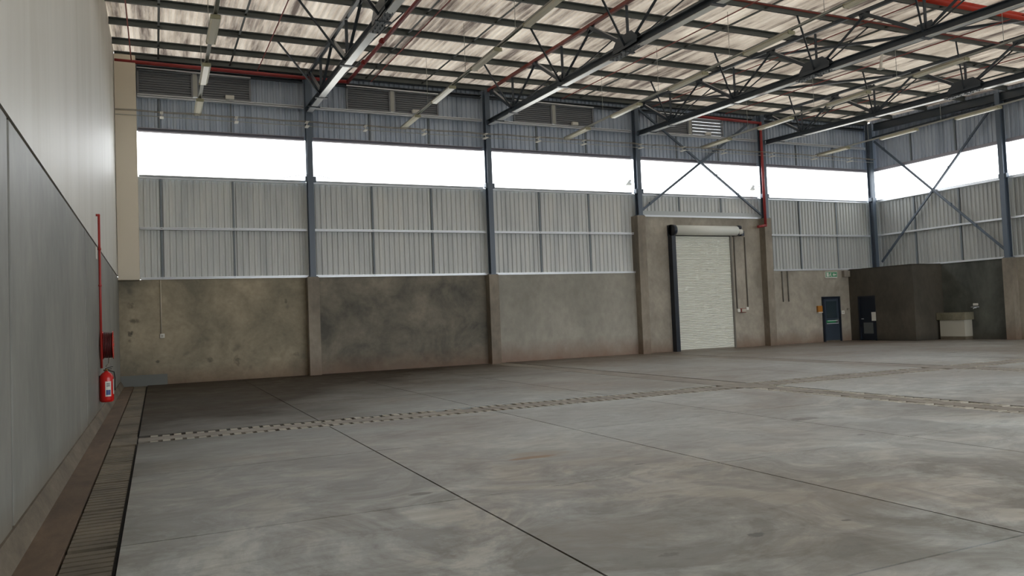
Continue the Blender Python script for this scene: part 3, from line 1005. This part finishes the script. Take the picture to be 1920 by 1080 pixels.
def wrap(name, mat, a0, a1, z0, z1, rr):
    bm = B()
    m_ = 8
    L_, H_ = [], []
    for i in range(m_ + 1):
        a = math.radians(a0 + (a1 - a0) * i / m_)
        L_.append(bm.verts.new((cx + rr * math.cos(a), cy + rr * math.sin(a), z0)))
        H_.append(bm.verts.new((cx + rr * math.cos(a), cy + rr * math.sin(a), z1)))
    for i in range(m_):
        bm.faces.new((L_[i], L_[i + 1], H_[i + 1], H_[i]))
    return obj(name, bm, mat, t)
l1 = wrap('label', 'white', -98, -50, 0.44, 0.74, 0.1315)
for (nm, a0, a1, z0, z1) in (('label_panel', -92, -56, 0.47, 0.57),):
    o = wrap(nm, 'blue', a0, a1, z0, z1, 0.1325)
for z in (0.64, 0.665, 0.69):
    o = wrap('label_line', 'black', -88, -60, z, z + 0.012, 0.1325)
wrap('side_label', 'white', -28, 2, 0.48, 0.78, 0.1315)
bm = B(); cyl(bm, (cx, cy, 0.94), (cx, cy, 0.99), 0.022, 10); cyl(bm, (cx - 0.05, cy - 0.0, 0.965), (cx + 0.03, cy - 0.05, 0.965), 0.012, 8); obj('valve', bm, 'brass', t)
bm = B(); beam(bm, (cx - 0.02, cy, 0.995), (cx + 0.12, cy - 0.03, 1.03), 0.025, 0.012); beam(bm, (cx - 0.02, cy, 0.975), (cx + 0.10, cy - 0.03, 0.985), 0.025, 0.01); obj('handle', bm, 'black', t)
bm = B(); pipe(bm, [(cx + 0.03, cy - 0.04, 0.965), (cx + 0.14, cy - 0.06, 0.92), (cx + 0.155, cy - 0.06, 0.80), (cx + 0.15, cy - 0.06, 0.55)], 0.011, 8); obj('hose', bm, 'black', t)
bx('wall_bracket', 'black', t, XW + 0.0, cx - 0.10, cy - 0.03, cy + 0.03, 0.80, 0.86)

t = thing('hose_reel', 'maroon fire hose reel with red flanges above the extinguisher', 'hose reel', (-0.95, 18.2, 1.2))
hx0, hx1, hy, hz = XW + 0.05, XW + 0.24, 18.36, 1.46
bm = B(); cyl(bm, (hx0, hy, hz), (hx0 + 0.012, hy, hz), 0.29, 32); obj('rear_flange', bm, 'extred', t)
bm = B(); cyl(bm, (hx1, hy, hz), (hx1 + 0.012, hy, hz), 0.29, 32); obj('front_flange', bm, 'extred', t)
bm = B()
for i in range(6):
    xx = hx0 + 0.03 + i * 0.031
    pr = []
    bmesh.ops.create_uvsphere(bm, u_segments=8, v_segments=4, radius=0.001, matrix=Matrix.Translation((xx, hy, hz)))
    N_ = 28
    for a in range(N_):
        a1, a2 = 2 * math.pi * a / N_, 2 * math.pi * (a + 1) / N_
        cyl(bm, (xx, hy + 0.255 * math.cos(a1), hz + 0.255 * math.sin(a1)), (xx, hy + 0.255 * math.cos(a2), hz + 0.255 * math.sin(a2)), 0.016, 6, caps=False)
cyl(bm, (hx0, hy, hz), (hx1, hy, hz), 0.24, 24)
obj('hose', bm, 'maroon', t)
bm = B(); cyl(bm, (XW - 0.0, hy, hz), (hx1 + 0.02, hy, hz), 0.025, 12); obj('hub', bm, 'extred', t)
bm = B(); pipe(bm, [(hx0 + 0.12, hy - 0.1, hz - 0.27), (hx0 + 0.12, hy - 0.14, 1.08), (hx0 + 0.06, hy - 0.16, 1.02)], 0.014, 8); obj('nozzle', bm, 'conduit', t)
t = thing('wall_sign', 'small blank white plate high on the grey left wall by the red pipe', 'sign', (XW, 17.7, 3.3))
bx('plate', 'white', t, XW, XW + 0.012, 17.62, 17.86, 3.20, 3.44)

# ------------------------------------------------------------------ roller shutter door
t = thing('door_1', 'tall cream roller shutter door with navy guide on the back wall', 'roller door', (21.8, D, 0))
del t['category']
t['kind'] = 'structure'
bm = B()
xa, xb = 20.28, 23.38
n = 66
pr = []
for i in range(n):
    z = 0.04 + i * (4.98 - 0.04) / n
    h = (4.98 - 0.04) / n
    pr += [(27.86, z), (27.835, z + h * 0.25), (27.83, z + h * 0.6), (27.855, z + h * 0.9)]
pr.append((27.86, 4.98))
A_ = [bm.verts.new((xa, y, z)) for y, z in pr]
B_ = [bm.verts.new((xb, y, z)) for y, z in pr]
for i in range(len(pr) - 1):
    bm.faces.new((A_[i], B_[i], B_[i + 1], A_[i + 1]))
obj('shutter_curtain', bm, 'shutter', t, clean=False)
bx('bottom_rail', 'conduit', t, xa, xb, 27.82, 27.88, 0.0, 0.055)
bm = B(); shape(bm, (xa - 0.06, 27.82, 0), (xa - 0.06, 27.82, 5.0), [(-0.14, 0.06, -0.14, 0.14)], up=(0, 1, 0)); obj('left_guide', bm, 'navy', t)
bx('right_guide', 'darkconduit', t, xb, xb + 0.07, 27.78, D, 0.0, 4.98)
bm = B(); cyl(bm, (xa + 0.02, 27.66, 5.20), (xb + 0.26, 27.66, 5.20), 0.215, 28); obj('roller_barrel', bm, 'shutter', t)
bm = B(); cyl(bm, (xa - 0.14, 27.66, 5.20), (xa + 0.02, 27.66, 5.20), 0.235, 24); box(bm, xa - 0.14, xa + 0.02, 27.66, D, 4.97, 5.435); obj('end_housing', bm, 'navy', t)
bx('end_plate', 'navy', t, xb + 0.26, xb + 0.30, 27.5, D, 4.98, 5.42)
bm = B(); cyl(bm, (xb + 0.30, 27.66, 5.16), (xb + 0.56, 27.66, 5.16), 0.12, 16); obj('motor', bm, 'white', t)
bm = B(); cyl(bm, (xb + 0.42, 27.72, 5.36), (xb + 0.56, 27.72, 5.36), 0.09, 12); box(bm, xb + 0.5, xb + 0.66, 27.6, 27.8, 4.98, 5.2); obj('motor_gearbox', bm, 'navy', t)
bx('head_seal', 'black', t, xa, xb, 27.80, 27.84, 4.97, 5.0)

t = thing('control_box', 'red and white door control boxes right of the roller door', 'switch', (24.0, D, 1.6))
bx('red_surround', 'darkred', t, 23.88, 24.16, D - 0.09, D, 1.55, 1.74, bevel=0.008)
bx('cover', 'offwhite', t, 23.92, 24.15, D - 0.11, D - 0.09, 1.58, 1.72, bevel=0.006)
bx('left_switch', 'white', t, 23.72, 23.86, D - 0.07, D, 1.58, 1.72, bevel=0.006)
bx('right_switch', 'white', t, 24.2, 24.34, D - 0.07, D, 1.66, 1.79, bevel=0.006)
for x, l in ((23.72, 'grey conduit dropping from the shutter motor, the left one'), (24.33, 'grey conduit dropping to the door controls, the right one')):
    bm = B(); cyl(bm, (x, D - 0.03, 1.74), (x, D - 0.03, 4.95), 0.028, 8)
    o = obj('conduit', bm, 'darkconduit'); tag(o, l, 'conduit')
for x, l in ((26.43, 'left dark conduit of a pair on the concrete right of the roller door'), (26.76, 'right dark conduit of a pair on the concrete right of the roller door')):
    bm = B(); cyl(bm, (x, D - 0.03, 1.97), (x, D - 0.03, 3.38), 0.03, 8)
    o = obj('conduit', bm, 'darkconduit'); tag(o, l, 'conduit')
bm = B(); cyl(bm, (0.15, D - 0.02, 1.62), (0.15, D - 0.02, 3.38), 0.02, 8)
o = obj('conduit', bm, 'paleconduit'); tag(o, 'thin pale conduit down the brown concrete panel at left', 'conduit')
t = thing('light_switch', 'small white switch at the foot of the pale conduit at left', 'switch', (0.17, D, 1.56))
bx('plate', 'white', t, 0.10, 0.24, D - 0.05, D, 1.50, 1.64, bevel=0.008)
bx('rocker', 'offwhite', t, 0.14, 0.20, D - 0.06, D - 0.05, 1.54, 1.60)

# ------------------------------------------------------------------ small room in the corner
rm_ = setting('wall_corner_room')
RXB, RYB = 30.62, 24.4
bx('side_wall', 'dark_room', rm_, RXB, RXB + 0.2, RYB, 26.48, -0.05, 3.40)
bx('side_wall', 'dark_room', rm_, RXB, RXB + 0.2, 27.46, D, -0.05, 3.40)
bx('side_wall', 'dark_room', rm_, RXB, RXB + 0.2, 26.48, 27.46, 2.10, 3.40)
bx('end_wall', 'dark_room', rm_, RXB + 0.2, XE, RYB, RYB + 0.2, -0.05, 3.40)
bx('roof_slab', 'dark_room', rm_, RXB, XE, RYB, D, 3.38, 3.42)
# door 2 (in the room's side) and door 3 (emergency exit in the back wall)
t = setting('door_2', 'dark navy door with louvre grille and paper notice in the corner room')
bx('door_frame', 'navy', t, RXB - 0.02, RXB + 0.1, 27.38, 27.46, 0, 2.10)
bx('door_frame', 'navy', t, RXB - 0.02, RXB + 0.1, 26.48, 26.56, 0, 2.10)
bx('door_frame', 'navy', t, RXB - 0.02, RXB + 0.1, 26.56, 27.38, 2.03, 2.10)
lf = bx('door_leaf', 'slate', t, RXB + 0.03, RXB + 0.07, 26.56, 27.38, 0.02, 2.03)
lf.data.materials[0] = M['navy']
gr = bx('vent_grille', 'grille', t, RXB + 0.015, RXB + 0.03, 26.68, 27.22, 0.32, 0.84)
for k in range(9):
    bm = B(); beam(bm, (RXB + 0.008, 26.70, 0.36 + k * 0.055), (RXB + 0.008, 27.20, 0.36 + k * 0.055), 0.02, 0.012); obj('blade', bm, 'grille', gr)
bm = B(); cyl(bm, (RXB - 0.03, 27.28, 1.02), (RXB + 0.03, 27.28, 1.02), 0.014, 8); cyl(bm, (RXB - 0.03, 27.28, 1.02), (RXB - 0.03, 27.16, 1.02), 0.012, 8); obj('door_handle', bm, 'galv', t)
o = bx('paper_notice', 'white', None, RXB - 0.034, RXB - 0.026, 26.46, 26.70, 0.92, 1.33)
tag(o, 'white paper notice on the edge of the dark corner-room door', 'paper')

t = setting('door_3', 'navy framed exit door with push bar in the back wall')
dx0, dx1 = 28.80, 29.94
for a, b2, z0, z1 in ((dx0, dx0 + 0.1, 0, 2.14), (dx1 - 0.1, dx1, 0, 2.14), (dx0 + 0.1, dx1 - 0.1, 2.04, 2.14)):
    bx('door_frame', 'navy', t, a, b2, D - 0.07, D + 0.02, z0, z1)
lf = bx('door_leaf', 'slate', t, dx0 + 0.1, dx1 - 0.1, D - 0.035, D + 0.005, 0.06, 2.04)
bx('door_window', 'glass', t, dx0 + 0.24, dx1 - 0.24, D - 0.042, D - 0.034, 1.12, 1.92)
bx('green_strip', 'green', t, dx0 + 0.2, dx1 - 0.32, D - 0.05, D - 0.036, 0.90, 1.02)
bm = B(); cyl(bm, (dx0 + 0.22, D - 0.11, 0.99), (dx1 - 0.3, D - 0.11, 0.99), 0.018, 8); obj('push_bar', bm, 'galv', t)
bm = B(); cyl(bm, (dx0 + 0.2, D - 0.07, 0.86), (dx1 - 0.2, D - 0.07, 0.86), 0.016, 8); obj('lower_bar', bm, 'galv', t)
bx('bar_housing', 'grille', t, dx1 - 0.34, dx1 - 0.22, D - 0.12, D - 0.035, 0.9, 1.06)
bx('threshold', 'slat', t, dx0 + 0.1, dx1 - 0.1, D - 0.04, D, 0.0, 0.06)

# exit sign
t = thing('exit_sign', 'green and white running man exit sign above the navy exit door', 'sign', (29.45, D, 3.03))
sx0, sx1, sz0, sz1 = 29.06, 29.82, 3.03, 3.33
bx('housing', 'white', t, sx0, sx1, D - 0.08, D, sz0, sz1, bevel=0.008)
bx('green_panel', 'palegreen', t, sx0 + 0.02, sx1 - 0.02, D - 0.085, D - 0.08, sz0 + 0.045, sz1 - 0.02)
yy = D - 0.089
bm = B()
def seg(x0, z0, x1, z1, w):
    beam(bm, (sx0 + x0, yy, sz0 + z0), (sx0 + x1, yy, sz0 + z1), 0.006, w, up=(-(z1 - z0), 0, (x1 - x0)))
bx('door_symbol', 'white', t, sx0 + 0.07, sx0 + 0.20, yy - 0.002, yy + 0.004, sz0 + 0.07, sz0 + 0.25)
cyl(bm, (sx0 + 0.33, yy + 0.003, sz0 + 0.235), (sx0 + 0.33, yy - 0.003, sz0 + 0.235), 0.02, 10)
seg(0.32, 0.21, 0.29, 0.14, 0.035)
seg(0.31, 0.20, 0.25, 0.17, 0.018)
seg(0.32, 0.20, 0.37, 0.16, 0.018)
seg(0.29, 0.145, 0.24, 0.11, 0.022)
seg(0.24, 0.11, 0.22, 0.07, 0.02)
seg(0.29, 0.145, 0.33, 0.10, 0.022)
seg(0.33, 0.10, 0.39, 0.075, 0.02)
obj('running_figure', bm, 'white', t)
bm = B()
poly(bm, [(sx0 + 0.46, sz0 + 0.15), (sx0 + 0.55, sz0 + 0.23), (sx0 + 0.55, sz0 + 0.175), (sx0 + 0.68, sz0 + 0.175), (sx0 + 0.68, sz0 + 0.125), (sx0 + 0.55, sz0 + 0.125), (sx0 + 0.55, sz0 + 0.07)], 1, yy - 0.003, yy + 0.003)
obj('arrow', bm, 'white', t)

t = thing('wall_unit', 'grey-brown box high in the shaded corner beside the exit sign', 'box', (30.4, D, 3.1))
bx('body', 'brownbox', t, 30.20, 30.58, D - 0.16, D, 3.06, 3.36, bevel=0.01)
bx('front_plate', 'conduit', t, 30.38, 30.56, D - 0.17, D - 0.16, 3.15, 3.34)
t = thing('call_point_box', 'orange box on the concrete left of the exit door', 'box', (28.6, D, 1.4))
bx('body', 'orange', t, 28.46, 28.74, D - 0.1, D, 1.43, 1.72, bevel=0.008)
bx('base_strip', 'white', t, 28.47, 28.74, D - 0.11, D, 1.39, 1.43)
t = thing('wall_switch', 'small cream switch just right of the exit door', 'switch', (30.1, D, 1.35))
bx('plate', 'white', t, 30.02, 30.20, D - 0.05, D, 1.28, 1.45, bevel=0.006)
bx('rocker', 'offwhite', t, 30.08, 30.14, D - 0.06, D - 0.05, 1.33, 1.40)
t = thing('door_closer', 'small pale bracket on the shaded wall between the two dark doors', 'bracket', (30.5, D, 1.5))
bx('plate', 'conduit', t, 30.40, 30.58, D - 0.06, D, 1.50, 1.56, bevel=0.006)
bx('tab', 'conduit', t, 30.40, 30.44, D - 0.08, D, 1.47, 1.50)

# ------------------------------------------------------------------ wash trough on the right wall
t = thing('wash_trough', 'concrete wash trough with pale front panel by the right wall', 'sink', (32.3, 23.8, 0))
ty0, ty1 = 22.98, 24.38
ty1 = 24.36
bm = B()
box(bm, 31.92, 32.0, ty0, ty1, 0.90, 1.19)
box(bm, 32.40, XE, ty0, ty1, 0.90, 1.19)
box(bm, 32.0, 32.40, ty0, ty0 + 0.08, 0.90, 1.19)
box(bm, 32.0, 32.40, ty1 - 0.08, ty1, 0.90, 1.19)
box(bm, 31.92, XE, ty0, ty1, 0.86, 0.90)
obj('basin', bm, 'trough', t, bevel=0.01)
bx('front_panel', 'offwhite', t, 32.0, 32.04, ty0 + 0.1, ty1 - 0.1, 0.14, 0.86)
bx('side_panel', 'offwhite', t, 32.04, XE, ty0 + 0.1, ty0 + 0.14, 0.14, 0.86)
bx('base', 'slat', t, 32.0, XE, ty0 + 0.1, ty1 - 0.1, 0.0, 0.14)
t = thing('tap', 'chrome tap on the right wall above the wash trough', 'tap', (32.4, 22.85, 1.45))
bm = B(); pipe(bm, [(XE, 22.85, 1.36), (XE - 0.12, 22.85, 1.36), (XE - 0.2, 22.85, 1.33)], 0.018, 8); cyl(bm, (XE - 0.06, 22.68, 1.40), (XE - 0.06, 23.05, 1.40), 0.016, 8); obj('spout', bm, 'galv', t)
bx('soap_dispenser', 'white', t, XE - 0.08, XE, 22.74, 22.94, 1.46, 1.56, bevel=0.01)
